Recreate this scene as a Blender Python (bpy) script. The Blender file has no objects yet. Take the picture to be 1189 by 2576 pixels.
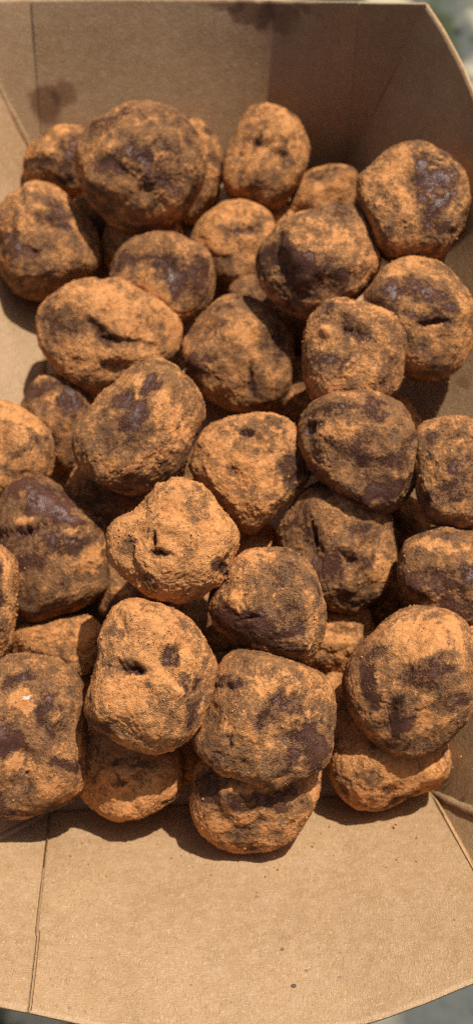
import bpy, math, random
import numpy as np
from mathutils import Vector, Matrix

random.seed(7)
rs = np.random.RandomState(11)
sc = bpy.context.scene
COL = sc.collection

# ------------------------------------------------------------ camera
TILT = math.radians(22)
cam_d = bpy.data.cameras.new('camera')
cam = bpy.data.objects.new('camera', cam_d)
COL.objects.link(cam)
cam.location = (0, 0, 0.33)
cam.rotation_euler = (TILT, 0, 0)
cam_d.sensor_fit = 'VERTICAL'
cam_d.sensor_height = 24
cam_d.angle_y = 2 * math.atan(1288 / 2762)
cam_d.clip_start = 0.01
cam_d.clip_end = 60
cam_d.dof.use_dof = True
cam_d.dof.focus_distance = 0.262
cam_d.dof.aperture_fstop = cam_d.lens / 2.8
sc.camera = cam

# ------------------------------------------------------------ light
SUN = Vector((0.40, 0.589, 1.317)).normalized()      # towards the sun
world = bpy.data.worlds.new('World')
sc.world = world
world.use_nodes = True
wn = world.node_tree
bg = wn.nodes['Background']
sky = wn.nodes.new('ShaderNodeTexSky')
sky.sky_type = 'NISHITA'
sky.sun_disc = False
sky.sun_elevation = math.asin(SUN.z)
sky.dust_density = 4.0
sky.ozone_density = 0.4
sky.sun_rotation = math.atan2(SUN.x, SUN.y)
wn.links.new(sky.outputs[0], bg.inputs[0])
bg.inputs[1].default_value = 0.065
sun_d = bpy.data.lights.new('sun', 'SUN')
sun_d.energy = 5.0
sun_d.angle = math.radians(0.5)
sun_d.color = (1.0, 0.945, 0.86)
sun = bpy.data.objects.new('sun', sun_d)
COL.objects.link(sun)
sun.rotation_euler = SUN.to_track_quat('Z', 'Y').to_euler()
sc.view_settings.view_transform = 'Standard'
sc.view_settings.look = 'None'
sc.view_settings.exposure = 0.17
sc.view_settings.gamma = 1.0
sc.cycles.filter_width = 1.0
sc.cycles.use_denoising = False
sc.cycles.use_adaptive_sampling = False

# ------------------------------------------------------------ data (metres / millimetres)
TRUFFLES = [
    dict(seed=1, loc=(-0.03141, 0.24222, 0.03527), n=80, base=0.62, rough=0.9,
         rad=[21.14, 21.61, 21.95, 21.69, 21.6, 21.34, 21.34, 21.18, 20.59, 20.01, 19.71, 20.42, 21.21, 22.02, 21.97, 21.24, 21.0, 20.77, 20.94, 21.87, 21.72, 21.27, 20.94, 20.53, 20.82, 20.27, 20.32, 20.68],
         feats=[('d', -3.71, 15.64, 2.64, 1.85, 20, 0.8), ('d', -11.35, 10.1, 5.27, 2.9, 20, 0.5), ('d', -3.44, -2.42, 9.23, 4.61, 20, 0.8), ('d', 5.78, -6.37, 10.54, 5.01, -15, 0.9), ('c', -2.79, -4.39, 2.9, 2.9, 0, 1.0), ('c', 0.51, -6.37, 2.64, 1.85, -40, 1.0), ('b', -2.13, -4.39, 3.43, 2.64, -30, 1.2), ('p', 6.44, -4.0, 3.95, 1.85, -35, 1.2), ('d', 9.73, 2.86, 5.27, 2.9, -30, 0.5)],
         label='large knobbly truffle near the far left with a jagged cocoa clump on its dark face'),
    dict(seed=2, loc=(-0.06107, 0.26013, 0.01609), n=52, base=0.75, rough=0.6,
         rad=[12.94, 13.32, 13.74, 14.97, 15.49, 14.08, 12.92, 12.29, 11.44, 11.22, 11.18, 11.5, 12.48, 13.06, 13.83, 14.55, 15.3, 14.98, 13.7, 12.72, 11.97, 11.86, 12.36, 12.12, 12.49, 13.48, 12.62, 12.46],
         feats=[('d', 4.17, 2.01, 5.35, 3.94, 60, 0.8), ('d', -7.79, -2.21, 6.33, 1.97, 0, 0.9), ('d', 4.17, -5.72, 8.44, 3.52, 0, 0.8)],
         label='half-hidden orange truffle at the far left corner, behind the large knobbly one'),
    dict(seed=3, loc=(-0.01644, 0.25983, 0.01327), n=52, base=0.72, rough=0.6,
         rad=[11.77, 12.24, 12.4, 12.87, 14.12, 15.18, 17.25, 18.02, 18.72, 17.06, 15.67, 12.94, 11.52, 10.86, 10.79, 11.28, 11.77, 12.44, 13.92, 16.76, 17.97, 19.12, 17.79, 15.66, 14.42, 13.05, 12.26, 11.91],
         feats=[('d', -1.19, 17.6, 3.11, 1.27, -40, 0.8), ('d', 7.03, 11.23, 1.98, 2.55, 30, 0.8), ('d', 8.02, 0.61, 2.55, 1.98, 0, 0.5)],
         label='truffle peeping out on the right behind the large knobbly one at the far wall'),
    dict(seed=4, loc=(0.01002, 0.25823, 0.02071), n=80, base=0.72, rough=0.4,
         rad=[14.94, 15.63, 16.06, 16.73, 17.51, 17.36, 17.49, 18.24, 18.54, 17.01, 15.32, 14.48, 14.1, 14.07, 14.34, 14.96, 16.28, 17.69, 18.53, 17.05, 16.92, 18.23, 17.86, 16.31, 15.31, 14.62, 14.7, 14.63],
         feats=[('d', -2.31, 7.37, 4.72, 2.22, -20, 0.6), ('d', -2.59, 2.51, 2.22, 3.05, 10, 0.9), ('p', -2.31, 1.81, 3.33, 1.39, -15, 1.2), ('p', 3.24, 1.81, 2.78, 1.11, -30, 0.9), ('d', 8.79, 13.34, 1.81, 1.81, 0, 0.6), ('d', 6.02, -0.27, 1.67, 3.89, 20, 0.5), ('b', -0.23, 5.01, 3.05, 1.25, -20, 0.7)],
         label='upright egg-shaped truffle standing in front of the far wall, its lower half in shade'),
    dict(seed=5, loc=(0.03083, 0.25073, 0.01013), n=52, base=0.8, rough=0.6,
         rad=[11.51, 12.45, 13.65, 13.85, 12.69, 11.28, 10.61, 9.93, 9.79, 9.66, 9.6, 9.81, 9.69, 10.07, 11.03, 12.26, 14.63, 14.3, 13.2, 11.17, 10.12, 9.56, 8.94, 8.8, 9.12, 9.98, 10.88, 10.91],
         feats=[('d', -3.19, 5.13, 3.53, 2.26, 10, 0.7), ('d', 5.29, 7.25, 3.39, 1.13, 10, 0.5), ('p', 8.12, 5.13, 0.85, 3.53, 20, 1.0)],
         label='low orange truffle tucked between the egg-shaped and the far right round one'),
    dict(seed=6, loc=(0.05439, 0.21465, 0.05218), n=80, base=0.66, rough=0.7,
         rad=[17.24, 17.13, 17.5, 17.6, 17.77, 17.57, 17.94, 18.35, 18.55, 18.07, 17.7, 17.97, 18.83, 17.94, 16.66, 15.65, 15.48, 16.15, 17.83, 18.84, 18.64, 18.89, 18.63, 19.01, 17.59, 16.93, 16.79, 16.76],
         feats=[('d', 3.19, 3.93, 5.87, 7.34, 0, 0.95), ('d', 2.57, 11.27, 4.16, 2.69, 20, 0.9), ('d', 10.53, 8.82, 1.22, 4.16, -15, 0.6), ('d', 4.41, -7.09, 4.16, 7.34, 0, 0.8), ('c', 5.02, 8.21, 2.94, 1.1, 10, 0.7), ('c', 2.57, -1.58, 0.98, 1.71, 0, 0.8), ('d', 6.86, 5.15, 1.71, 4.9, 0, 0.6), ('p', 4.41, -9.53, 1.22, 4.9, 0, 0.8)],
         label='big round truffle at the far right with a long bare chocolate streak'),
    dict(seed=7, loc=(-0.06449, 0.22428, 0.0194), n=80, base=0.7, rough=0.6,
         rad=[18.4, 17.33, 17.07, 16.22, 16.29, 17.89, 19.67, 20.18, 20.21, 18.55, 18.55, 18.38, 17.5, 17.04, 16.48, 16.61, 17.24, 18.41, 19.48, 20.14, 19.96, 18.46, 16.94, 16.31, 16.59, 18.66, 20.0, 19.35],
         feats=[('d', -8.85, -4.32, 6.06, 3.5, -42, 0.9), ('d', 4.62, 5.1, 6.73, 2.96, -10, 0.6), ('d', 3.95, 10.49, 4.04, 1.89, -10, 0.4), ('p', -2.79, -6.34, 4.04, 1.62, -50, 1.8), ('p', -6.15, 13.18, 1.21, 5.39, 15, 1.6), ('d', -3.46, -7.02, 4.04, 2.69, -50, 0.6), ('d', 9.33, 1.06, 4.04, 1.62, -40, 0.5)],
         label='heart-shaped truffle with a cleft at the left wall, below the far left corner'),
    dict(seed=8, loc=(-0.00067, 0.22728, 0.0136), n=60, base=0.78, rough=0.35,
         rad=[14.04, 14.88, 15.45, 16.03, 15.79, 15.47, 15.01, 14.61, 14.69, 14.62, 14.97, 15.38, 15.49, 15.39, 14.75, 14.07, 14.13, 14.22, 14.45, 15.49, 15.55, 15.98, 16.13, 16.3, 14.91, 14.02, 13.5, 13.68],
         feats=[('d', 3.07, 2.35, 5.21, 1.37, 5, 0.8), ('p', 3.07, 2.63, 4.11, 1.1, 5, 0.9), ('d', -2.0, -0.66, 2.74, 2.47, 0, 0.4), ('d', -4.06, -10.25, 4.11, 4.11, 0, 0.5)],
         label='smooth round truffle in the second row, just in front of the egg-shaped one'),
    dict(seed=9, loc=(0.02537, 0.1994, 0.04386), n=80, base=0.72, rough=0.5,
         rad=[19.39, 18.78, 18.36, 18.78, 19.82, 19.35, 18.01, 16.73, 16.02, 15.82, 15.97, 16.6, 17.26, 18.82, 19.37, 19.52, 19.34, 18.41, 18.45, 17.88, 18.01, 17.83, 17.8, 16.46, 16.06, 16.15, 16.78, 18.31],
         feats=[('d', -12.38, -1.0, 9.23, 5.17, -12, 1.0), ('d', -5.0, -7.77, 9.85, 7.39, -20, 1.0), ('d', 6.08, 14.38, 8.62, 3.45, -10, 0.45), ('d', 7.31, -7.77, 4.92, 3.08, 0, 0.6), ('d', -12.38, 4.53, 3.08, 1.48, 20, 0.4)],
         label='truffle with a pointed top right corner and a dark lower left side'),
    dict(seed=10, loc=(-0.02369, 0.20673, 0.02418), n=80, base=0.7, rough=0.4,
         rad=[16.35, 16.24, 16.07, 15.58, 14.78, 14.52, 14.49, 14.22, 14.7, 15.48, 16.45, 17.15, 17.52, 17.82, 17.66, 16.42, 14.86, 13.69, 13.28, 13.53, 14.53, 15.51, 16.39, 16.63, 16.41, 16.8, 16.77, 16.43],
         feats=[('d', 3.5, 1.04, 11.11, 4.71, -12, 0.9), ('d', -13.49, 3.66, 5.23, 3.4, 10, 0.8), ('d', 7.42, -5.49, 5.88, 5.23, 0, 0.7), ('d', -4.34, 4.31, 3.92, 1.57, 0, 0.4), ('c', -3.69, -0.26, 1.31, 2.61, 30, 0.5)],
         label='rounded truffle with a tan cap and a dark middle band, above the kidney-shaped one'),
    dict(seed=11, loc=(-0.03166, 0.22603, 0.0131), n=52, base=0.75, rough=0.6,
         rad=[13.5, 13.57, 14.27, 14.36, 14.92, 14.79, 15.32, 14.94, 14.96, 14.12, 13.85, 13.69, 14.23, 14.4, 15.28, 14.4, 14.23, 13.69, 13.85, 14.12, 14.96, 14.94, 15.32, 14.79, 14.92, 14.36, 14.27, 13.57],
         feats=[],
         label='deeply shaded truffle wedged under the large knobbly one, only its edges showing'),
    dict(seed=12, loc=(0.05517, 0.17815, 0.04444), n=80, base=0.7, rough=0.4,
         rad=[16.3, 16.27, 16.14, 16.3, 16.3, 16.56, 17.3, 17.85, 18.49, 18.81, 18.68, 18.24, 18.18, 17.77, 16.97, 16.06, 15.65, 15.5, 16.15, 16.44, 17.17, 17.89, 18.84, 19.16, 19.11, 18.43, 17.85, 16.82],
         feats=[('d', -5.3, 7.57, 6.6, 4.32, -10, 0.85), ('d', 3.7, 2.77, 6.6, 3.12, -25, 0.9), ('p', 2.5, -3.47, 4.56, 0.84, 0, 2.0), ('d', 0.7, -2.03, 6.0, 1.92, 0, 0.7), ('d', -6.5, -9.23, 7.2, 3.6, 0, 0.5), ('d', -11.31, 1.57, 6.0, 4.8, 0, 0.6)],
         label='large round truffle beside the right wall with a short horizontal dent across its middle'),
    dict(seed=13, loc=(-0.04147, 0.18549, 0.02368), n=80, base=0.78, rough=0.8,
         rad=[24.27, 23.81, 21.16, 19.07, 17.83, 17.5, 17.28, 17.07, 18.18, 19.46, 20.84, 21.67, 22.69, 22.34, 21.95, 21.53, 20.2, 19.46, 19.38, 20.23, 20.37, 18.68, 17.79, 17.53, 17.67, 18.84, 21.92, 23.55],
         feats=[('p', -1.08, -1.18, 5.38, 1.54, -42, 3.2), ('p', 3.78, -4.76, 5.89, 1.15, -8, 2.2), ('p', 12.74, -5.02, 4.61, 0.9, -10, 1.4), ('d', -16.06, 0.74, 3.07, 7.04, 10, 0.7), ('d', 10.18, 10.98, 3.84, 1.79, 0, 0.4), ('b', 3.78, -8.22, 4.35, 2.82, 10, 1.5), ('p', 8.9, -1.18, 1.02, 3.33, 5, 1.3), ('d', -10.3, 2.66, 3.2, 4.48, 0, 0.4), ('d', -0.06, -3.74, 3.84, 1.79, -30, 0.6), ('b', -14.14, -3.74, 3.84, 7.68, 0, 0.8), ('p', -1.34, 16.1, 3.33, 1.28, -40, 1.1), ('d', -7.74, -1.18, 2.56, 3.84, 0, 0.3)],
         label='wide kidney-shaped truffle with a deep fold in its front, left of centre'),
    dict(seed=14, loc=(0.00126, 0.18055, 0.01899), n=80, base=0.64, rough=0.75,
         rad=[17.11, 17.3, 18.02, 17.58, 17.29, 17.73, 18.69, 19.49, 19.41, 18.58, 18.1, 18.15, 18.73, 19.73, 19.06, 18.19, 17.16, 17.04, 17.42, 17.44, 17.64, 18.15, 18.54, 19.62, 20.73, 19.79, 18.9, 17.55],
         feats=[('d', -13.44, -3.47, 4.9, 2.84, 10, 0.9), ('p', 3.32, -9.27, 0.9, 3.61, 0, 2.0), ('d', 4.61, -9.27, 2.58, 3.87, 0, 0.7), ('d', -3.77, 12.65, 4.38, 2.06, -30, 0.5), ('d', -5.7, 6.85, 1.03, 5.16, 0, 0.5), ('d', 11.05, 0.4, 4.9, 5.67, 0, 0.6), ('d', -13.44, 5.56, 3.87, 3.87, 0, 0.4), ('p', 9.76, 12.65, 4.38, 0.52, -25, 0.9), ('d', 3.32, 17.16, 5.16, 1.55, 0, 0.4), ('c', -0.55, 4.27, 5.67, 2.84, -20, 0.4)],
         label='angular truffle with a flat right side and a short vertical nick low down'),
    dict(seed=15, loc=(0.03405, 0.16424, 0.04799), n=80, base=0.72, rough=0.8,
         rad=[15.31, 15.66, 15.76, 15.53, 15.39, 15.05, 15.15, 15.52, 16.35, 16.75, 16.6, 16.45, 15.63, 14.78, 14.68, 14.86, 15.84, 16.5, 17.51, 15.78, 15.04, 14.56, 14.76, 15.78, 16.51, 17.02, 16.28, 15.65],
         feats=[('p', -1.6, 5.99, 4.91, 1.52, -22, 3.8), ('d', -0.66, 3.65, 3.98, 1.52, -12, 1.0), ('d', -7.68, 11.6, 1.87, 2.81, -20, 0.7), ('b', -8.61, 4.59, 1.87, 1.4, 30, 1.4), ('c', -8.61, 4.59, 2.34, 1.52, 30, 1.0), ('d', -6.51, -4.18, 5.85, 3.04, -10, 0.8), ('d', 8.7, -3.6, 1.64, 5.85, 10, 0.5), ('p', 6.94, 2.25, 0.94, 3.51, 0, 1.0), ('d', -4.17, -1.84, 3.51, 3.51, 0, 0.5), ('b', 0.51, 10.43, 7.02, 1.87, -20, 0.8)],
         label='truffle with a bitten-looking hollow under an overhanging ledge of cocoa, right of centre'),
    dict(seed=16, loc=(-0.02811, 0.14299, 0.04156), n=80, base=0.68, rough=1.15,
         rad=[17.31, 19.41, 20.48, 20.84, 20.67, 21.09, 20.88, 19.25, 17.72, 15.9, 15.4, 15.58, 15.92, 17.25, 19.0, 20.26, 20.73, 20.72, 20.25, 19.64, 19.57, 19.07, 18.29, 17.37, 17.2, 16.73, 16.31, 15.91],
         feats=[('d', 4.69, 13.01, 3.02, 2.79, 20, 1.3), ('d', -2.05, 6.62, 5.35, 3.02, -10, 1.2), ('d', -0.89, 1.97, 5.35, 3.02, 20, 0.8), ('p', 13.41, -0.12, 1.16, 3.25, -28, 1.6), ('d', -2.63, -3.84, 6.97, 2.56, 20, 0.3), ('c', -0.89, 13.01, 3.49, 1.74, 20, 0.8), ('d', 2.6, 10.11, 2.09, 1.63, 0, 1.0), ('d', -16.0, 0.23, 1.63, 2.32, 0, 0.3), ('c', 7.83, 3.13, 4.65, 4.65, 0, 0.3), ('b', -2.63, 10.69, 3.02, 1.39, 20, 0.6)],
         label='large truffle left of centre with a glossy bare chocolate patch on its top'),
    dict(seed=17, loc=(-0.05735, 0.15935, 0.01204), n=60, base=0.62, rough=0.6,
         rad=[11.5, 11.98, 12.28, 13.28, 14.09, 14.17, 14.68, 15.1, 15.64, 15.72, 14.63, 13.8, 13.07, 12.13, 11.88, 11.5, 11.48, 12.07, 13.04, 13.73, 15.22, 16.14, 16.81, 15.95, 13.91, 12.79, 11.7, 11.31],
         feats=[('d', -6.11, 10.25, 6.42, 2.57, 10, 0.9), ('d', 4.8, 5.76, 4.11, 3.85, -20, 1.0), ('d', -2.26, -4.51, 3.85, 3.85, 0, 0.5)],
         label='dark-topped truffle at the left, under the kidney-shaped one by the lit tray wall'),
    dict(seed=18, loc=(-0.06989, 0.14378, 0.0257), n=60, base=0.82, rough=0.45,
         rad=[14.12, 13.96, 13.79, 13.25, 12.95, 13.15, 13.76, 14.78, 15.59, 16.1, 15.69, 15.08, 13.73, 13.2, 13.36, 12.87, 13.0, 13.84, 15.62, 14.83, 14.78, 14.29, 14.12, 14.19, 14.41, 15.42, 14.94, 14.48],
         feats=[('d', 7.91, -0.1, 5.47, 1.46, 35, 0.6), ('d', 4.87, 5.38, 6.08, 1.7, -25, 0.3), ('d', 1.22, -7.4, 4.87, 1.22, -20, 0.5)],
         label='bright orange truffle cut off by the left edge of the picture, halfway down'),
    dict(seed=19, loc=(0.00432, 0.13343, 0.03554), n=80, base=0.8, rough=1.0,
         rad=[17.27, 16.93, 16.92, 17.45, 17.71, 17.19, 16.48, 15.7, 15.55, 15.97, 16.73, 17.41, 17.72, 17.87, 18.27, 16.82, 15.39, 14.59, 14.77, 16.01, 18.38, 19.67, 17.76, 16.14, 15.41, 15.41, 16.01, 17.23],
         feats=[('p', -1.57, 9.05, 2.81, 0.7, -32, 2.2), ('p', 2.17, 6.47, 2.1, 0.58, -35, 1.6), ('d', -1.57, 9.75, 3.04, 1.05, -30, 0.9), ('d', 2.17, 13.84, 3.04, 0.94, 10, 0.6), ('d', 11.53, -0.78, 3.98, 5.15, 0, 1.1), ('d', 6.85, 12.09, 2.34, 1.64, 0, 0.5), ('b', 3.92, 8.35, 3.51, 1.64, 10, 1.0), ('c', -1.34, -12.47, 7.02, 2.81, 0, 0.5), ('p', 5.09, 6.47, 1.64, 0.58, 40, 1.0)],  # large dark patch at the right paints in the neighbour's cast shadow
         label='central orange truffle, cracked on top, its right side in a sharp shadow'),
    dict(seed=20, loc=(0.03621, 0.13562, 0.0429), n=80, base=0.56, rough=1.0,
         rad=[16.85, 16.15, 16.01, 16.57, 16.91, 16.55, 16.43, 16.47, 16.89, 18.28, 19.4, 20.14, 20.09, 19.15, 17.63, 16.56, 15.93, 14.94, 14.69, 15.01, 16.03, 17.74, 18.65, 20.27, 19.64, 19.26, 18.84, 18.07],
         feats=[('d', -8.03, 9.7, 6.89, 1.84, 0, 0.9), ('d', 2.3, 10.27, 2.98, 3.44, 0, 0.7), ('d', -2.29, -0.06, 6.89, 3.67, 0, 0.5), ('d', 2.3, -4.65, 5.74, 3.44, 0, 0.7), ('p', -14.57, 4.99, 1.61, 1.38, 0, 2.6), ('d', -14.35, 4.99, 2.52, 1.72, 0, 1.1), ('d', 4.59, -12.11, 8.03, 2.3, 20, 0.9), ('d', 11.48, -0.06, 1.84, 4.59, -15, 0.5), ('c', -5.74, 3.38, 6.89, 2.07, 0, 0.5), ('d', 10.33, -5.8, 2.3, 4.59, 0, 0.4), ('b', -17.21, 1.09, 1.61, 4.13, -20, 0.8)],
         label='large speckled truffle right of centre, dark pit at its left end and a slanting underside'),
    dict(seed=21, loc=(0.05065, 0.15748, 0.01722), n=44, base=0.85, rough=0.6,
         rad=[7.65, 7.21, 6.74, 6.64, 6.86, 7.1, 7.75, 8.48, 8.85, 9.76, 8.74, 8.11, 7.93, 8.17, 7.64, 7.04, 6.84, 6.99, 7.53, 7.5, 7.47, 7.84, 8.71, 9.07, 8.78, 8.93, 8.4, 7.81],
         feats=[],
         label='truffle showing only an orange rim behind the large speckled one, at its upper right'),
    dict(seed=22, loc=(0.0623, 0.1269, 0.04584), n=80, base=0.68, rough=0.6,
         rad=[13.0, 12.98, 13.18, 14.09, 15.07, 15.25, 15.79, 16.14, 16.17, 16.55, 16.72, 15.42, 13.44, 12.42, 11.9, 12.0, 12.75, 13.66, 15.41, 15.89, 16.1, 16.5, 16.93, 16.55, 15.34, 14.35, 13.17, 12.76],
         feats=[('d', 0.25, 0.95, 5.63, 4.5, 0, 0.8), ('p', 1.03, 7.93, 1.24, 0.56, 0, 1.6), ('d', -5.38, 9.96, 5.63, 1.35, 0, 0.5), ('d', -4.26, -5.8, 6.76, 3.38, 0, 0.6), ('d', -8.76, 7.71, 2.25, 3.38, 0, 0.5)],
         label='truffle cut off by the right edge, next to the large speckled one'),
    dict(seed=23, loc=(-0.05509, 0.11346, 0.01992), n=80, base=0.5, rough=0.8,
         rad=[16.26, 16.51, 18.72, 17.58, 16.93, 17.08, 18.23, 20.7, 22.81, 23.02, 22.3, 20.83, 18.14, 15.7, 13.8, 13.07, 13.71, 15.69, 18.55, 22.01, 23.05, 21.32, 20.17, 19.69, 19.8, 20.45, 19.09, 17.17],
         feats=[('d', -2.79, 15.5, 9.56, 4.3, -20, 1.1), ('d', 1.99, 10.72, 9.56, 3.58, -20, 0.7), ('p', -7.57, 4.98, 8.96, 1.43, 8, 3.4), ('b', -3.99, 13.7, 10.75, 4.78, -15, 1.0), ('b', 0.79, -8.4, 10.75, 7.17, 0, 1.0), ('d', -6.38, -2.43, 5.97, 3.58, 0, 0.6), ('d', 5.57, 1.76, 7.17, 3.35, -10, 0.8), ('p', -1.6, 7.37, 2.39, 0.84, -20, 1.2), ('c', 12.74, -2.43, 3.35, 4.06, 0, 1.3), ('c', 6.77, 4.15, 3.82, 1.43, 10, 0.9), ('c', -6.62, 15.5, 2.15, 1.08, 0, 0.8), ('c', -6.97, 8.57, 3.11, 1.55, 20, 0.8), ('c', 8.56, 9.52, 3.11, 1.19, -25, 0.7), ('b', -8.77, -1.23, 4.78, 2.39, 10, 0.8), ('d', -5.18, -11.98, 5.97, 3.58, 0, 0.2), ('p', 0.79, -1.23, 1.67, 0.72, -40, 1.0)],
         label='dark two-lobed truffle at the left with a creased waist and orange right flank'),
    dict(seed=24, loc=(-0.01657, 0.10219, 0.05366), n=80, base=0.92, rough=1.0,
         rad=[17.0, 17.2, 16.29, 15.68, 16.24, 16.37, 16.41, 16.84, 16.06, 14.6, 13.87, 14.37, 16.85, 18.47, 18.2, 17.74, 16.36, 15.2, 15.17, 15.66, 15.74, 16.0, 15.88, 15.87, 15.96, 16.7, 16.63, 16.06],
         feats=[('p', -4.28, 1.63, 0.85, 2.35, -5, 3.2), ('p', -2.89, -1.89, 2.77, 0.75, -8, 2.2), ('d', -4.17, 1.95, 0.96, 1.49, 0, 1.2), ('d', -4.17, -1.57, 1.71, 0.75, 0, 0.8), ('d', 11.61, -4.77, 2.56, 2.13, -30, 1.5), ('d', -5.77, -8.5, 2.56, 1.71, 0, 0.6), ('p', -7.16, 10.69, 1.92, 0.85, 35, 1.6), ('d', 3.29, -2.1, 2.13, 1.49, 30, 0.4), ('d', -12.7, -0.5, 2.56, 2.35, 0, 0.5), ('b', -0.97, 0.24, 2.56, 1.49, 0, 0.8), ('p', 13.1, -5.83, 0.64, 2.56, -15, 1.4), ('d', 5.43, 13.89, 2.77, 0.75, -25, 0.5), ('p', -10.57, -3.17, 1.28, 5.33, 18, 1.4), ('b', 1.69, 13.36, 8.53, 3.2, 8, 2.0), ('b', -0.97, 4.29, 9.6, 1.49, -12, 0.9)],
         label='craggy, thickly dusted orange truffle in the centre with a deep crack and a knobbly top'),
    dict(seed=25, loc=(0.03037, 0.11258, 0.02496), n=80, base=0.58, rough=0.9,
         rad=[16.49, 16.38, 16.9, 17.55, 17.78, 18.44, 18.76, 20.11, 19.78, 19.85, 19.47, 18.25, 18.16, 18.63, 18.0, 17.2, 16.65, 16.34, 16.74, 17.31, 18.86, 19.63, 21.24, 20.34, 19.78, 19.16, 17.96, 17.15],
         feats=[('p', -8.89, 2.59, 0.82, 4.47, 5, 2.6), ('d', -8.77, 2.01, 1.65, 4.47, 0, 1.1), ('d', -5.01, -5.64, 4.24, 4.71, 0, 0.8), ('d', 6.17, -4.47, 0.94, 4.24, -40, 0.7), ('d', 3.82, 4.36, 5.88, 2.12, 20, 0.5), ('p', 1.46, -3.29, 2.82, 0.82, -35, 1.2), ('c', 10.29, -6.82, 3.53, 7.06, 0, 0.5), ('d', -13.25, 4.95, 4.71, 3.53, 0, 0.4), ('b', 3.23, 1.42, 5.88, 2.35, 25, 0.8)],
         label='truffle with a vertical dark split, half shadowed by the large speckled one'),
    dict(seed=26, loc=(-0.04122, 0.1319, 0.01174), n=52, base=0.6, rough=0.6,
         rad=[14.06, 13.19, 12.94, 12.5, 12.54, 12.38, 12.68, 12.61, 13.18, 13.43, 14.16, 13.41, 13.04, 12.63, 12.85, 13.18, 13.93, 13.48, 13.1, 12.49, 12.41, 12.34, 12.75, 12.76, 13.21, 13.29, 14.08, 13.73],
         feats=[],
         label='deeply shaded truffle low in the gap below the truffle with the glossy patch'),
    dict(seed=27, loc=(0.00907, 0.08781, 0.04569), n=80, base=0.6, rough=1.2,
         rad=[14.38, 14.28, 14.52, 14.93, 15.19, 15.75, 15.81, 15.37, 15.6, 15.92, 15.6, 14.61, 14.23, 16.02, 17.02, 16.5, 16.1, 15.11, 14.48, 13.67, 13.52, 13.81, 14.89, 16.74, 17.75, 17.06, 16.14, 15.17],
         feats=[('d', -8.48, -4.11, 6.44, 4.29, -10, 1.0), ('d', 0.1, -5.18, 6.44, 4.29, 0, 0.6), ('d', 2.25, 7.7, 5.37, 3.86, 0, 0.45), ('p', -4.62, -2.28, 1.4, 0.54, 0, 2.0), ('c', -8.48, 1.26, 2.58, 2.15, 40, 1.1), ('b', -8.48, 1.8, 2.15, 1.93, 0, 1.0), ('d', 5.47, -1.96, 3.22, 5.37, 0, 0.5), ('c', -4.19, 13.07, 6.44, 1.5, 0, 0.5), ('d', 4.4, -10.55, 5.37, 2.36, 0, 0.7), ('b', 10.3, 4.48, 1.29, 5.37, -10, 0.6)],
         label='squarish truffle below centre with a coarse, crumbly dark lower left face'),
    dict(seed=28, loc=(0.06001, 0.09865, 0.03767), n=80, base=0.54, rough=0.6,
         rad=[13.7, 13.38, 13.74, 13.93, 13.65, 14.07, 13.92, 13.88, 14.57, 14.46, 14.88, 15.52, 15.57, 15.13, 14.68, 14.32, 13.6, 12.92, 12.5, 12.41, 12.96, 13.99, 15.99, 15.97, 16.23, 15.12, 14.31, 14.26],
         feats=[('d', -4.75, -1.14, 6.69, 4.01, 0, 0.8), ('d', 4.73, 1.65, 4.46, 2.9, 0, 0.9), ('d', -0.29, -7.83, 5.58, 2.9, 0, 0.6), ('c', -3.64, 8.34, 6.69, 1.56, 0, 0.5)],
         label='brown truffle at the right edge with a dull chocolate shine, above the smooth-capped one'),
    dict(seed=29, loc=(-0.0717, 0.09418, 0.02831), n=60, base=0.8, rough=1.1,
         rad=[8.35, 8.67, 9.51, 11.13, 14.09, 15.66, 16.87, 16.37, 15.61, 14.73, 12.41, 10.84, 10.07, 9.86, 9.56, 9.48, 9.89, 10.92, 12.81, 13.96, 16.25, 16.93, 17.62, 15.28, 12.36, 10.1, 8.92, 8.41],
         feats=[('p', 4.81, 2.08, 0.91, 2.74, 20, 2.0), ('d', 4.81, 2.08, 1.6, 2.74, 20, 1.1), ('d', 4.81, 9.49, 1.37, 3.42, 0, 0.7), ('p', 5.04, -8.76, 1.82, 2.28, 0, 1.0)],
         label='truffle showing only a narrow orange side at the left edge, beside the two-lobed one'),
    dict(seed=30, loc=(0.00664, 0.11397, 0.00935), n=52, base=1, rough=1.6,
         rad=[9.79, 9.79, 10.26, 10.37, 10.84, 10.76, 11.15, 10.87, 10.89, 10.31, 10.1, 9.95, 10.31, 10.45, 11.12, 10.51, 10.36, 9.95, 10.06, 10.22, 10.81, 10.79, 11.07, 10.77, 10.93, 10.55, 10.49, 9.92],
         feats=[],
         label='low truffle of which a small sunlit crumbly bit shows below the cracked centre one'),
    dict(seed=31, loc=(-0.05256, 0.08572, 0.01033), n=60, base=0.8, rough=1.1,
         rad=[12.77, 12.92, 13.21, 12.73, 11.46, 10.5, 9.67, 8.89, 8.63, 8.81, 9.48, 11.24, 13.29, 14.82, 14.26, 13.9, 11.89, 10.87, 10.0, 9.26, 9.03, 9.25, 9.81, 11.04, 11.99, 12.63, 12.31, 12.22],
         feats=[('c', 9.21, 3.76, 3.57, 2.38, 0, 0.8), ('d', 0.88, -1.59, 3.57, 2.38, 20, 0.4), ('p', 6.24, -1.59, 1.67, 3.09, 20, 1.3), ('b', 9.45, 3.16, 1.9, 1.43, 0, 1.2)],
         label='half-shaded truffle in the gap under the dark two-lobed one'),
    dict(seed=32, loc=(-0.0222, 0.06784, 0.04625), n=80, base=0.82, rough=1.0,
         rad=[17.7, 17.67, 17.1, 17.25, 17.7, 18.08, 18.99, 19.97, 21.06, 20.69, 18.86, 17.22, 15.38, 14.95, 15.45, 17.08, 19.01, 19.47, 18.44, 18.67, 19.08, 19.79, 19.54, 18.92, 18.07, 17.54, 17.3, 17.46],
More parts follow.
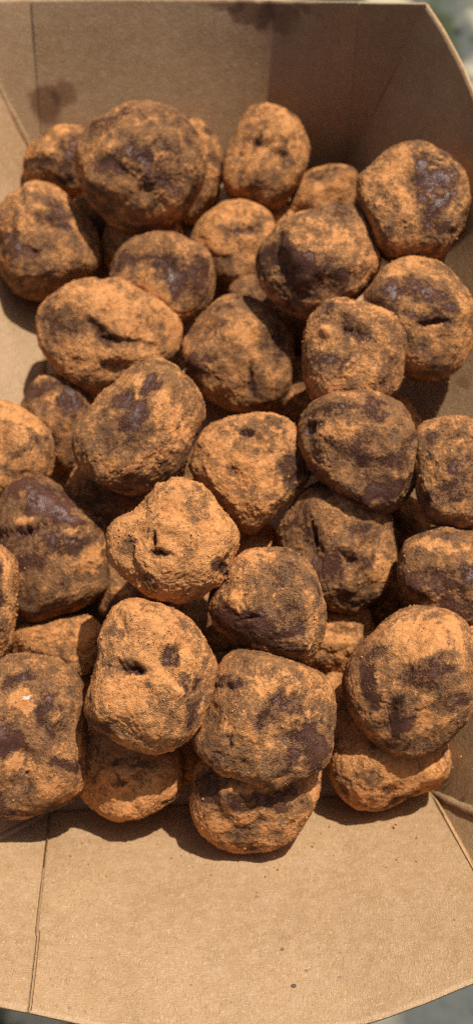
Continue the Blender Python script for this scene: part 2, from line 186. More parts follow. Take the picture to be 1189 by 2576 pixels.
         feats=[('p', -4.38, 3.91, 3.97, 1.15, -14, 4.2), ('d', -4.38, 3.7, 3.13, 0.84, -14, 1.1), ('p', -10.65, 6.63, 3.13, 2.09, 10, 1.6), ('d', 6.06, 6.63, 2.72, 2.72, 10, 1.3), ('d', 8.67, 0.36, 1.36, 3.55, -8, 1.1), ('d', 11.29, -5.9, 2.09, 5.22, -15, 1.0), ('d', -11.17, -11.34, 6.27, 1.67, -28, 0.9), ('c', 7.11, -1.73, 1.67, 1.46, 0, 0.9), ('b', 7.11, -1.52, 1.67, 1.36, 0, 1.2), ('p', -6.47, 14.99, 0.94, 4.18, 15, 1.5), ('b', -0.2, 14.99, 6.27, 2.09, -20, 1.2), ('d', -8.56, 12.9, 1.88, 2.09, 0, 0.4), ('p', 7.32, 0.36, 0.84, 3.13, 0, 1.3), ('d', -10.65, 0.36, 2.09, 4.18, 0, 0.2)],
         label='big blocky orange truffle left of centre with a gaping dark hole in its face'),
    dict(seed=33, loc=(0.03038, 0.08844, 0.00928), n=60, base=0.86, rough=0.8,
         rad=[10.37, 11.67, 12.52, 13.34, 12.39, 11.06, 9.86, 9.32, 9.02, 8.93, 9.3, 9.64, 9.75, 10.39, 11.1, 11.12, 11.73, 12.4, 11.79, 11.43, 10.87, 10.89, 9.77, 9.17, 8.83, 8.61, 8.83, 9.56],
         feats=[('p', 0.79, 3.21, 3.59, 0.84, 5, 1.4), ('d', 10.36, 5.6, 0.84, 1.68, 0, 0.6)],
         label='flat-lit orange truffle in the gap between the squarish one and the smooth-capped one'),
    dict(seed=34, loc=(0.04781, 0.06904, 0.03649), n=80, base=0.66, rough=0.55,
         rad=[17.09, 17.38, 18.32, 19.45, 20.57, 20.9, 20.81, 20.08, 19.09, 18.03, 16.85, 17.09, 17.55, 18.28, 18.76, 18.87, 18.65, 18.75, 19.48, 20.27, 20.1, 20.13, 19.75, 19.06, 18.07, 17.68, 17.83, 17.25],
         feats=[('d', -13.23, -0.68, 2.37, 7.55, 8, 1.0), ('d', -5.68, -8.23, 4.86, 6.47, 15, 1.0), ('d', -1.9, 2.56, 5.39, 2.81, -20, 0.7), ('d', 5.65, -3.91, 4.32, 3.24, 0, 0.6), ('d', 3.5, 5.8, 5.39, 2.16, 10, 0.6), ('c', 0.26, 12.27, 9.71, 4.86, 0, 0.8), ('c', 0.26, -10.6, 2.81, 1.94, 20, 1.0), ('c', 2.42, -6.07, 4.32, 3.88, 0, 0.3), ('p', -2.98, 4.5, 0.65, 0.65, 0, 1.6), ('d', 11.05, -3.37, 2.37, 1.73, 0, 0.8), ('b', 1.34, 7.95, 9.49, 8.63, 0, 2.2), ('d', -1.9, -15.78, 8.63, 1.73, 0, 0.5)],
         label='large truffle at the lower right with a smooth orange cap overlapping a bare dark band'),
    dict(seed=35, loc=(-0.05757, 0.05554, 0.02726), n=80, base=0.56, rough=0.9,
         rad=[16.17, 16.19, 17.56, 20.07, 22.0, 22.72, 22.87, 22.97, 22.78, 21.56, 20.57, 19.38, 17.76, 16.94, 16.89, 17.04, 18.11, 20.04, 22.2, 23.39, 22.6, 21.83, 21.57, 21.43, 21.22, 20.6, 18.88, 17.0],
         feats=[('d', -3.5, 1.65, 4.91, 4.37, 10, 1.1), ('d', -2.41, 16.94, 2.84, 1.31, 20, 0.9), ('c', 1.41, 12.02, 3.93, 3.06, 0, 0.9), ('d', 7.96, 9.29, 3.27, 5.46, 15, 0.6), ('c', 9.05, 8.2, 2.18, 1.53, 0, 0.8), ('d', 12.33, -4.9, 3.93, 1.75, -10, 0.8), ('d', -6.23, -16.9, 4.37, 3.27, 0, 0.7), ('c', 6.87, -9.26, 6.55, 3.27, -30, 0.4), ('d', 3.05, 18.03, 3.27, 1.42, 0, 0.6), ('c', -0.77, -3.81, 2.84, 1.75, 40, 0.7), ('w', 2.28, 13.33, 0.98, 0.55, 20, 1.0), ('p', 2.5, -8.17, 0.76, 0.65, 0, 1.1), ('d', 9.05, -18.0, 8.73, 1.75, 15, 0.4)],
         label='very large mottled truffle at the lower left with a tiny white fleck near its top'),
    dict(seed=36, loc=(0.00831, 0.05815, 0.04018), n=80, base=0.62, rough=0.8,
         rad=[18.3, 18.94, 19.49, 18.92, 17.64, 17.06, 17.02, 17.7, 18.58, 19.94, 19.53, 17.61, 16.09, 16.35, 18.05, 20.39, 20.06, 19.04, 18.17, 17.53, 17.31, 17.43, 17.73, 17.5, 18.51, 19.27, 18.61, 18.09],
         feats=[('d', 10.68, -4.46, 5.05, 6.31, 10, 1.0), ('d', 7.0, 5.53, 4.73, 2.94, -20, 0.75), ('p', -0.37, 4.48, 0.84, 4.63, -30, 1.6), ('p', -11.93, -5.51, 0.84, 6.31, -25, 1.3), ('d', -1.42, 3.96, 1.47, 4.21, -30, 0.6), ('p', -8.78, 9.74, 3.79, 0.63, 5, 1.5), ('d', -8.78, 11.32, 4.21, 1.37, 0, 0.6), ('d', 1.74, 3.96, 2.52, 2.52, 0, 0.3), ('c', -7.73, 0.8, 5.26, 4.21, 0, 0.4), ('b', -11.93, 11.32, 2.73, 1.47, 0, 0.8), ('p', -8.78, -12.87, 0.84, 4.21, -30, 1.0)],
         label='wide truffle low in the middle, grey-brown with a dark right shoulder, lying on another'),
    dict(seed=37, loc=(-0.02992, 0.04717, 0.01849), n=80, base=0.98, rough=0.7,
         rad=[14.86, 14.95, 14.9, 13.29, 12.42, 12.01, 11.76, 12.12, 13.14, 14.22, 16.39, 14.2, 12.81, 12.09, 12.08, 13.36, 15.69, 15.15, 14.28, 13.88, 13.21, 12.1, 11.71, 11.92, 12.28, 13.04, 14.43, 15.15],
         feats=[('d', -2.43, 0.16, 2.0, 1.55, 0, 1.1), ('p', -7.43, 7.26, 0.44, 3.77, 0, 1.8), ('d', 10.55, -5.83, 1.44, 0.67, 15, 1.1), ('d', 2.78, 5.04, 6.66, 1.55, 10, 0.7), ('p', -9.98, -2.72, 0.89, 5.55, -14, 1.2), ('b', 0.56, 1.71, 7.77, 3.99, 0, 0.6)],
         label='pale orange box-like truffle at the lower left with one small dark spot'),
    dict(seed=38, loc=(0.00475, 0.04067, 0.02287), n=80, base=0.78, rough=0.8,
         rad=[17.22, 18.67, 19.82, 18.8, 16.77, 15.04, 14.28, 13.99, 14.0, 14.74, 15.93, 17.48, 18.05, 17.57, 17.25, 17.43, 17.47, 17.27, 16.82, 16.62, 16.3, 15.79, 15.23, 15.31, 15.45, 15.7, 15.65, 16.31],
         feats=[('d', -12.85, 4.36, 3.69, 4.78, -15, 1.0), ('d', -3.07, 1.1, 5.43, 2.61, 0, 0.8), ('d', 6.71, 1.1, 4.78, 3.04, 0, 0.9), ('d', -4.16, -8.13, 4.78, 1.96, 0, 0.5), ('d', -0.9, -12.48, 1.3, 1.09, 0, 0.7), ('d', 2.36, -4.33, 2.17, 1.09, 0, 0.5), ('d', 17.57, 5.44, 0.87, 1.3, 0, 0.6), ('c', -11.76, -6.5, 3.69, 2.61, 0, 0.5)],  # upper dark patches also paint in shade from the truffle above
         label='lowest truffle of the heap at the bottom centre, resting on the near tray wall'),
    dict(seed=39, loc=(0.0414, 0.0551, 0.01576), n=80, base=0.85, rough=0.6,
         rad=[18.01, 16.6, 15.99, 15.25, 15.03, 15.6, 16.82, 17.85, 20.09, 20.16, 20.1, 17.76, 16.5, 15.99, 15.59, 15.99, 16.93, 17.47, 18.26, 18.43, 17.82, 17.46, 16.64, 16.31, 17.47, 19.14, 19.32, 19.22],
         feats=[('p', 6.67, -12.67, 5.65, 1.36, 12, 0.9), ('d', 4.97, -13.23, 5.65, 1.13, 12, 1.0), ('d', -0.11, -9.28, 1.81, 1.58, 0, 0.5), ('d', -5.76, -4.76, 2.94, 2.94, 0, 0.3), ('d', 16.27, -0.81, 1.02, 1.36, 0, 0.6), ('b', 12.31, -4.76, 4.52, 4.07, 0, 0.8), ('d', -11.41, -9.28, 1.58, 2.71, 0, 0.4)],
         label='low orange truffle at the bottom right touching the tray corner, half in shade'),
    dict(seed=40, loc=(-0.01765, 0.05344, 0.00808), n=52, base=0.9, rough=0.6,
         rad=[9.38, 9.15, 9.38, 8.87, 8.84, 8.55, 8.56, 8.27, 8.31, 8.31, 8.66, 8.93, 9.3, 8.81, 8.59, 8.45, 8.74, 8.95, 9.45, 8.98, 8.83, 8.44, 8.46, 8.22, 8.33, 8.33, 8.65, 8.81],
         feats=[],
         label='shaded truffle just showing to the right of the box-like one'),
    dict(seed=41, loc=(0.06615, 0.08022, 0.03292), n=44, base=0.6, rough=0.6,
         rad=[7.36, 6.96, 6.76, 6.91, 7.45, 7.58, 7.0, 6.83, 7.0, 7.36, 6.75, 6.53, 6.66, 7.15, 7.9, 7.03, 6.63, 6.59, 6.9, 7.24, 6.96, 7.05, 7.51, 7.75, 6.87, 6.46, 6.4, 6.67],
         feats=[],
         label='sliver of a brown truffle at the right edge beside the smooth orange cap'),
    dict(seed=42, loc=(0.02042, 0.17118, 0.01035), n=52, base=0.6, rough=0.6,
         rad=[10.84, 10.98, 11.57, 11.62, 12.11, 11.87, 12.23, 11.78, 11.71, 11.08, 10.98, 10.95, 11.48, 11.61, 12.1, 11.35, 11.17, 10.91, 11.18, 11.51, 12.16, 11.97, 12.14, 11.68, 11.75, 11.26, 11.13, 10.73],
         feats=[],
         label='low shaded truffle in the gap between the flat-sided one and the hollowed one'),
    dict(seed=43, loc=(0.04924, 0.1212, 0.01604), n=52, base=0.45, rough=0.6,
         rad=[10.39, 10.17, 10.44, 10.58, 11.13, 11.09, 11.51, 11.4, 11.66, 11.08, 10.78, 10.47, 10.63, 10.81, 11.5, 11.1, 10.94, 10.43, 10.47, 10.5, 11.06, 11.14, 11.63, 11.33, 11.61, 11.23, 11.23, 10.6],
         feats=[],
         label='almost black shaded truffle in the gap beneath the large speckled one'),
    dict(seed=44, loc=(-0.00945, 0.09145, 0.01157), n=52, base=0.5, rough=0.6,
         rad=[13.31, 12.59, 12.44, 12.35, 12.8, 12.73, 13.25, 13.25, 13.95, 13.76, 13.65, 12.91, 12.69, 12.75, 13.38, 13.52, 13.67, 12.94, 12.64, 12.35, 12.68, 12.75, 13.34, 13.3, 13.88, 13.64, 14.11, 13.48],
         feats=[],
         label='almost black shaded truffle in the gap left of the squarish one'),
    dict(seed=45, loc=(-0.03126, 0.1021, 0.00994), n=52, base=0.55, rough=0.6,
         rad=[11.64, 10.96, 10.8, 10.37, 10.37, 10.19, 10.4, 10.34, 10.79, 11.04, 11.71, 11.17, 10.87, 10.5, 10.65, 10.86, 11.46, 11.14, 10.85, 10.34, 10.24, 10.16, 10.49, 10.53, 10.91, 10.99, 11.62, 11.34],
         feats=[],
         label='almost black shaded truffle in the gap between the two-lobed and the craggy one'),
    dict(seed=46, loc=(-0.01745, 0.14075, 0.00992), n=52, base=0.6, rough=0.6,
         rad=[11.67, 11.28, 11.47, 10.87, 10.79, 10.45, 10.45, 10.17, 10.31, 10.42, 10.95, 11.16, 11.48, 10.79, 10.58, 10.46, 10.87, 11.15, 11.58, 10.94, 10.72, 10.33, 10.43, 10.22, 10.38, 10.42, 10.87, 11.0],
         feats=[],
         label='black-looking truffle deep between the glossy-patched, the cracked and the craggy one'),
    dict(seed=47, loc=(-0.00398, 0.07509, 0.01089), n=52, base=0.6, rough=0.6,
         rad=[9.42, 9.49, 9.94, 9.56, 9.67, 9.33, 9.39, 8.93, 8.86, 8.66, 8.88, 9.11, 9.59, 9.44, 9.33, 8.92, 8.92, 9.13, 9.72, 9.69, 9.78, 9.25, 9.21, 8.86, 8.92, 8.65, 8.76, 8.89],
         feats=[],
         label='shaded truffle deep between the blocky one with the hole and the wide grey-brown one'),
    dict(seed=48, loc=(0.01474, 0.24209, 0.00664), n=44, base=0.8, rough=0.6,
         rad=[7.8, 7.37, 7.33, 7.68, 7.23, 6.79, 6.72, 7.0, 7.42, 7.45, 7.87, 7.66, 7.39, 7.51, 7.35, 7.13, 7.28, 7.64, 7.19, 7.12, 7.42, 7.19, 7.02, 7.21, 7.82, 7.45, 7.29, 7.5],
         feats=[],
         label='low truffle in the gap under the upright egg-shaped one'),
    dict(seed=49, loc=(-0.05059, 0.23981, 0.00896), n=52, base=0.6, rough=0.6,
         rad=[9.26, 9.22, 9.62, 9.67, 10.03, 10.02, 10.42, 10.23, 10.33, 9.79, 9.55, 9.38, 9.67, 9.77, 10.36, 9.92, 9.84, 9.34, 9.34, 9.5, 10.1, 10.12, 10.45, 10.16, 10.36, 9.95, 9.89, 9.36],
         feats=[],
         label='dark truffle wedged between the heart-shaped and the large knobbly one'),
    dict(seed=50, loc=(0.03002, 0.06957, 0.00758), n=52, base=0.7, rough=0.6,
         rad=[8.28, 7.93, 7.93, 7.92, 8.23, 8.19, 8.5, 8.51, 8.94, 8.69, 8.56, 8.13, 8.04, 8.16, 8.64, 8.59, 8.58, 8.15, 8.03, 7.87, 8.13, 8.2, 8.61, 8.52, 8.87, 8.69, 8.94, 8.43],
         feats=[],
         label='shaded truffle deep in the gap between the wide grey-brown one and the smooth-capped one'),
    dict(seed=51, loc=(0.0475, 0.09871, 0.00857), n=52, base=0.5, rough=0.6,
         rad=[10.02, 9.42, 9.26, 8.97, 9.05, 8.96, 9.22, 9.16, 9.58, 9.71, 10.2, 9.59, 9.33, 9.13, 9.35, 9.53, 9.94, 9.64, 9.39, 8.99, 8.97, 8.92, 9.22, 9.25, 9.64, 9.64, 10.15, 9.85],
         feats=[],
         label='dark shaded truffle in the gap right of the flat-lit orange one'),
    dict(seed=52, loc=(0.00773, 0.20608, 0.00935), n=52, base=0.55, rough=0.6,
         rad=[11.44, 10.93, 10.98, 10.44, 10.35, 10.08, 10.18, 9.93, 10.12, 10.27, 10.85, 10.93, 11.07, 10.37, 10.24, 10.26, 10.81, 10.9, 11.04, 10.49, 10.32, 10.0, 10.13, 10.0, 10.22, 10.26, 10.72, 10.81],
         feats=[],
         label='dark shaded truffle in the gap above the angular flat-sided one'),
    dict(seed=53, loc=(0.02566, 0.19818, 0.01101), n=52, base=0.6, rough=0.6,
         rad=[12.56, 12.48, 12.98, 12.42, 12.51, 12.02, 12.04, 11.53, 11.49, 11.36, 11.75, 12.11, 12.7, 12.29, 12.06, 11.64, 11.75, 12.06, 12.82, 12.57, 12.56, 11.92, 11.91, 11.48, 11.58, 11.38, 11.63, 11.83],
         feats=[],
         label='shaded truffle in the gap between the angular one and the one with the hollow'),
]
CORNERS = dict(TL=(-0.0708, 0.26517, 0), TR=(0.04032, 0.27005, 0), BR=(0.0571, 0.04508, 0), BL=(-0.05392, 0.03917, 0))
RIM = {'CL': (-0.06972, 0.30242, 0.0485), 'F1': (-0.0467, 0.30278, 0.0485), 'F2': (-0.02226, 0.30207, 0.049), 'F3': (0.00074, 0.30088, 0.0496), 'F4': (0.01611, 0.29767, 0.0521), 'F5': (0.02857, 0.29222, 0.0567), 'CR': (0.0392, 0.28514, 0.063), 'JR': (0.05983, 0.2793, 0.068), 'R1': (0.06522, 0.26298, 0.07), 'R2': (0.07137, 0.23966, 0.071), 'R3': (0.083, 0.2, 0.061), 'R4': (0.099, 0.12, 0.055), 'R5': (0.085, 0.06, 0.0585), 'CBR': (0.06763, -0.00181, 0.0535), 'JBR': (0.0805, 0.02, 0.06), 'N1': (0.05473, -0.00564, 0.0535), 'N2': (0.04163, -0.01043, 0.0535), 'N3': (0.02776, -0.01441, 0.0535), 'N4': (0.00955, -0.01696, 0.0535), 'N5': (-0.00855, -0.01745, 0.0535), 'N6': (-0.0267, -0.01581, 0.0535), 'N7': (-0.03861, -0.01367, 0.0535), 'CBL': (-0.04738, -0.01193, 0.0535), 'G1': (-0.05432, -0.01068, 0.0535), 'JBL': (-0.107, -0.001, 0.0535), 'L1': (-0.13, 0.06, 0.05), 'L2': (-0.14, 0.12, 0.05), 'L3': (-0.128, 0.2, 0.05), 'JL': (-0.0928, 0.2964, 0.0535)}
SPECKS = [((0.01364, -0.00671, 0.04413), 0.00075, 0.85), ((0.01119, 0.00146, 0.03682), 0.0006, 0.6), ((0.00537, 0.01429, 0.02541), 0.0006, 0.45), ((0.00528, 0.01532, 0.02448), 0.0005, 0.35), ((0.05391, 0.00824, 0.03894), 0.0004, 0.5), ((0.02468, -0.00479, 0.04367), 0.0005, 0.4), ((0.01692, -0.0034, 0.04143), 0.0005, 0.45), ((-0.03867, -0.0112, 0.05088), 0.0005, 0.4), ((0.0, 0.0, 0.0), 0.0004, 0.6), ((-0.01091, -0.00654, 0.04356), 0.0004, 0.4), ((-0.03533, -0.00055, 0.03942), 0.0004, 0.4)]
STAINS = [((-0.06757, 0.28164, 0.02134), 0.0065, 0.009, 0.8), ((-0.06144, 0.28332, 0.02323), 0.0055, 0.0055, 0.7), ((0.0075, 0.29857, 0.04791), 0.014, 0.006, 0.85), ((0.01426, 0.2957, 0.04672), 0.008, 0.007, 0.6), ((-0.00264, 0.30038, 0.04789), 0.007, 0.003, 0.6), ((0.02335, 0.29409, 0.05247), 0.007, 0.003, 0.5), ((0.07085, 0.16683, 0.02747), 0.006, 0.003, 0.4), ((0.01266, 0.00692, 0.03224), 0.004, 0.006, 0.12)]


# ------------------------------------------------------------ noise
_lat = rs.rand(64, 64, 64).astype(np.float32) * 2 - 1

def vnoise(p):
    i = np.floor(p).astype(np.int64)
    f = (p - i).astype(np.float32)
    f = f * f * f * (f * (f * 6 - 15) + 10)
    i &= 63
    j = (i + 1) & 63
    x0, y0, z0 = i[:, 0], i[:, 1], i[:, 2]
    x1, y1, z1 = j[:, 0], j[:, 1], j[:, 2]
    fx, fy, fz = f[:, 0], f[:, 1], f[:, 2]
    L = _lat
    a = L[x0, y0, z0] * (1 - fx) + L[x1, y0, z0] * fx
    b = L[x0, y1, z0] * (1 - fx) + L[x1, y1, z0] * fx
    c = L[x0, y0, z1] * (1 - fx) + L[x1, y0, z1] * fx
    d = L[x0, y1, z1] * (1 - fx) + L[x1, y1, z1] * fx
    return (a * (1 - fy) + b * fy) * (1 - fz) + (c * (1 - fy) + d * fy) * fz

ROT = np.array(Matrix.Rotation(0.9, 3, Vector((.3, .8, .5))))

ROT0 = np.array(Matrix.Rotation(1.15, 3, Vector((.7, -.4, .6))))

def fbm(p, octv=3, gain=0.5):
    s = 0; a = 1; n = 0
    p = p @ ROT0
    for k in range(octv):
        s = s + a * vnoise(p)
        n += a; a *= gain
        p = (p @ ROT) * 2.03 + 17.3
    return s / n

def sstep(a, b, x):
    t = np.clip((x - a) / (b - a), 0, 1)
    return t * t * (3 - 2 * t)

# ------------------------------------------------------------ material helpers
def new_mat(name):
    m = bpy.data.materials.new(name)
    m.use_nodes = True
    m.node_tree.nodes.clear()
    return m, m.node_tree

class NT:
    def __init__(s, nt): s.nt = nt
    def n(s, t, **k):
        o = s.nt.nodes.new('ShaderNode' + t)
        for a, v in k.items(): setattr(o, a, v)
        return o
    def put(s, sock, v):
        if hasattr(v, 'is_output'): s.nt.links.new(v, sock)
        elif v is not None: sock.default_value = v
    def math(s, op, a, b=None, c=None, clamp=False):
        o = s.n('Math', operation=op, use_clamp=clamp)
        s.put(o.inputs[0], a); s.put(o.inputs[1], b)
        if c is not None: s.put(o.inputs[2], c)
        return o.outputs[0]
    def vmath(s, op, a, b=None):
        o = s.n('VectorMath', operation=op)
        s.put(o.inputs[0], a); s.put(o.inputs[1], b)
        return o.outputs['Value'] if op in ('DISTANCE', 'LENGTH', 'DOT_PRODUCT') else o.outputs[0]
    def noise(s, vec, scale, detail=3, rough=0.55, dist=0.0):
        o = s.n('TexNoise')
        s.put(o.inputs['Vector'], vec)
        o.inputs['Scale'].default_value = scale
        o.inputs['Detail'].default_value = detail
        o.inputs['Roughness'].default_value = rough
        o.inputs['Distortion'].default_value = dist
        return o.outputs['Fac']
    def smooth(s, v, a, b, x=0.0, y=1.0):
        o = s.n('MapRange', interpolation_type='SMOOTHSTEP')
        s.put(o.inputs['Value'], v)
        for k, q in (('From Min', a), ('From Max', b), ('To Min', x), ('To Max', y)): s.put(o.inputs[k], q)
        return o.outputs['Result']
    def mix(s, f, a, b):
        o = s.n('Mix', data_type='RGBA')
        s.put(o.inputs[0], f)
        s.put(o.inputs[6], a if hasattr(a, 'is_output') else (*a, 1))
        s.put(o.inputs[7], b if hasattr(b, 'is_output') else (*b, 1))
        return o.outputs[2]

def finish(g, col, rough, bump_h=None, dist=0.0002, strength=1.0, spec=0.5):
    p = g.n('BsdfPrincipled')
    g.put(p.inputs['Base Color'], col)
    g.put(p.inputs['Roughness'], rough)
    g.put(p.inputs['Specular IOR Level'], spec)
    if bump_h is not None:
        b = g.n('Bump')
        b.inputs['Strength'].default_value = strength
        b.inputs['Distance'].default_value = dist
        g.put(b.inputs['Height'], bump_h)
        g.nt.links.new(b.outputs[0], p.inputs['Normal'])
    o = g.n('OutputMaterial')
    g.nt.links.new(p.outputs[0], o.inputs[0])
    return p

# cocoa powder over dark chocolate: how thick the powder lies is stored on the surface ("dust")
def mat_truffle():
    m, nt = new_mat('cocoa_dusted_chocolate')
    g = NT(nt)
    tc = g.n('TexCoord').outputs['Object']
    oi = g.n('ObjectInfo')
    off = g.math('MULTIPLY', oi.outputs['Random'], 7.3)
    cx = g.n('CombineXYZ'); g.put(cx.inputs[0], off); g.put(cx.inputs[1], off)
    v = g.vmath('ADD', tc, cx.outputs[0])
    at = g.n('Attribute', attribute_name='dust')
    d = at.outputs['Fac']
    n1 = g.noise(v, 330, 4, 0.6, 0.3)
    n2 = g.noise(v, 1300, 4, 0.65, 0.2)
    n3 = g.noise(v, 4200, 2, 0.6)
    e = g.math('ADD', d, g.math('MULTIPLY', g.math('SUBTRACT', n1, 0.5), 1.0))
    e = g.math('ADD', e, g.math('MULTIPLY', g.math('SUBTRACT', n2, 0.5), 1.20))
    e = g.math('ADD', e, g.math('MULTIPLY', g.math('SUBTRACT', n3, 0.5), 0.60))
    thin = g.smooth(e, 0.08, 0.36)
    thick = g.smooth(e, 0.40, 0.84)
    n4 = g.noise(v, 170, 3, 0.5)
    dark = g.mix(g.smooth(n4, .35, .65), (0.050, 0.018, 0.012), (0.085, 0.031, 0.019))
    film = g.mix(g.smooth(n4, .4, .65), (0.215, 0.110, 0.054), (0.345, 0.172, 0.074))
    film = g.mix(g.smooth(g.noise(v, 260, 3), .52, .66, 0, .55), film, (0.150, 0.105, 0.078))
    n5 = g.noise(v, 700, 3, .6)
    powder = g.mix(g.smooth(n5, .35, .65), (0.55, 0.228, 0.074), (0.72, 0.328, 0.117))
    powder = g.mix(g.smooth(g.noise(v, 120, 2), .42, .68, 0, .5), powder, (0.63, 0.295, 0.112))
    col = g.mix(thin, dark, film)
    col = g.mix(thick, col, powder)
    speck = g.math('MULTIPLY', g.smooth(n3, .56, .64), g.smooth(e, -.15, .3, .25, .8))
    col = g.mix(speck, col, (0.46, 0.20, 0.075))
    w = g.n('Attribute', attribute_name='fleck').outputs['Fac']
    col = g.mix(g.smooth(g.math('ADD', w, g.math('MULTIPLY', g.math('SUBTRACT', n2, .5), 1.2)), .45, .6), col, (0.75, 0.70, 0.62))
    rough = g.smooth(e, -0.40, 0.34, 0.30, 0.95)
    spec = g.smooth(e, -0.40, 0.24, 0.45, 0.08)
    h = g.math('ADD', g.math('MULTIPLY', g.smooth(e, .15, .85), 0.7), g.math('MULTIPLY', n3, 0.8))
    h = g.math('ADD', h, g.math('MULTIPLY', n2, 0.72))
    h = g.math('MULTIPLY', h, g.smooth(e, -.15, .35, .35, 1.0))
    finish(g, col, rough, h, 0.00050, 1.0, spec)
    return m

def mat_crumb():
    m, nt = new_mat('cocoa_crumb')
    g = NT(nt)
    tc = g.n('TexCoord').outputs['Object']
    n = g.noise(tc, 900, 3)
    col = g.mix(g.smooth(n, .38, .62), (0.40, 0.185, 0.065), (0.54, 0.27, 0.105))
    finish(g, col, 0.95, g.noise(tc, 5000, 2), 0.0001, 0.6, 0.1)
    return m

def mat_kraft(name, tint=(1, 1, 1), stains=True):
    m, nt = new_mat(name)
    g = NT(nt)
    tc = g.n('TexCoord').outputs['Object']
    def stretched(ax, ay, az, scale, det=3):
        mp = g.n('Mapping'); mp.inputs['Scale'].default_value = (ax, ay, az)
        g.put(mp.inputs[0], tc)
        return g.noise(mp.outputs[0], scale, det, .6, .8)
    f1 = stretched(1, .30, .35, 2600)
    f2 = stretched(.35, 1, .9, 2200)
    big = g.noise(tc, 45, 4, .6)
    mid = g.noise(tc, 330, 4, .65)
    t = lambda c: tuple(a * b for a, b in zip(c, tint))
    col = g.mix(g.smooth(big, .3, .7), t((0.322, 0.190, 0.083)), t((0.390, 0.240, 0.114)))
    col = g.mix(g.smooth(mid, .35, .75, 0, .5), col, t((0.46, 0.30, 0.175)))
    col = g.mix(g.smooth(f1, .56, .71, 0, .58), col, t((0.56, 0.40, 0.25)))
    col = g.mix(g.smooth(f1, .45, .30, 0, .65), col, t((0.22, 0.125, 0.065)))
    col = g.mix(g.smooth(f2, .60, .74, 0, .45), col, t((0.60, 0.43, 0.28)))
    col = g.mix(g.smooth(f2, .40, .27, 0, .45), col, t((0.20, 0.115, 0.060)))
    vo = g.n('TexVoronoi'); vo.inputs['Scale'].default_value = 330; g.put(vo.inputs['Vector'], tc)
    sp = g.math('MULTIPLY', g.smooth(vo.outputs['Distance'], .11, .05), g.math('GREATER_THAN', g.noise(tc, 90, 1), .60))
    col = g.mix(g.math('MULTIPLY', sp, .55), col, (0.10, 0.06, 0.04))
    rough = 0.55
    if stains:
        wob = g.n('TexNoise'); wob.inputs['Scale'].default_value = 420; wob.inputs['Detail'].default_value = 3
        g.put(wob.inputs['Vector'], tc)
        wv = g.vmath('SUBTRACT', wob.outputs['Color'], (0.5, 0.5, 0.5))
        for (p, r, k) in SPECKS:
            sc_ = g.n('VectorMath', operation='SCALE'); g.put(sc_.inputs[0], wv); sc_.inputs['Scale'].default_value = r * .5
            dd = g.vmath('DISTANCE', g.vmath('ADD', tc, sc_.outputs[0]), p)
            col = g.mix(g.smooth(dd, r * 1.1, r * .75, 0, k), col, (0.035, 0.03, 0.03))
        wob2 = g.n('TexNoise'); wob2.inputs['Scale'].default_value = 150; wob2.inputs['Detail'].default_value = 5
        g.put(wob2.inputs['Vector'], tc)
        wv2 = g.vmath('SUBTRACT', wob2.outputs['Color'], (0.5, 0.5, 0.5))
        for (p, rx, ry, k) in STAINS:
            sc_ = g.n('VectorMath', operation='SCALE'); g.put(sc_.inputs[0], wv2); sc_.inputs['Scale'].default_value = rx * 1.3
            q = g.vmath('SUBTRACT', g.vmath('ADD', tc, sc_.outputs[0]), p)
            q = g.vmath('DIVIDE', q, (rx, ry, ry))
            dd = g.vmath('LENGTH', q)
            mul = g.n('Mix', data_type='RGBA', blend_type='MULTIPLY')
            g.put(mul.inputs[0], g.smooth(dd, 1.05, .6, 0, k)); g.put(mul.inputs[6], col); mul.inputs[7].default_value = (.36, .23, .13, 1)
            col = mul.outputs[2]
        # cocoa dust smeared on the board around the heap
        cd = g.n('Attribute', attribute_name='dust').outputs['Fac']
        nn = g.noise(tc, 500, 5, .7)
        am = g.smooth(g.math('ADD', cd, g.math('MULTIPLY', g.math('SUBTRACT', nn, .5), 1.5)), .35, .95, 0, .75)
        col = g.mix(am, col, (0.46, 0.225, 0.085))
    h = g.math('ADD', g.math('MULTIPLY', f1, .7), g.math('MULTIPLY', f2, .6))
    h = g.math('ADD', h, g.math('MULTIPLY', big, 1.5))
    finish(g, col, rough, h, 0.00028, 1, 0.6)
    return m

M_TR = mat_truffle()
M_CR = mat_crumb()
M_KR = mat_kraft('kraft_board')
M_ED = mat_kraft('kraft_board_edge', (1.25, 1.22, 1.15), stains=False)

# ------------------------------------------------------------ truffles
_cache = {}
def cube_sphere(n):
    if n in _cache: return _cache[n]
    g = np.tan(np.linspace(-1, 1, n + 1) * math.pi / 4)
    A, B = np.meshgrid(g, g, indexing='ij')
    O = np.ones_like(A)
    faces = [(O, A, B), (-O, B, A), (B, O, A), (A, -O, B), (A, B, O), (B, A, -O)]
    P = np.concatenate([np.stack(f, -1).reshape(-1, 3) for f in faces])
    idx = np.arange((n + 1) ** 2).reshape(n + 1, n + 1)
    q = np.stack([idx[:-1, :-1], idx[1:, :-1], idx[1:, 1:], idx[:-1, 1:]], -1).reshape(-1, 4)
    Q = np.concatenate([q + k * (n + 1) ** 2 for k in range(6)])
    key = np.round(P, 6)
    u, first, inv = np.unique(key, axis=0, return_index=True, return_inverse=True)
    inv = inv.reshape(-1)
    P = P[first]; Q = inv[Q]
    P = P / np.linalg.norm(P, axis=1, keepdims=True)
    _cache[n] = (P, Q)
    return P, Q

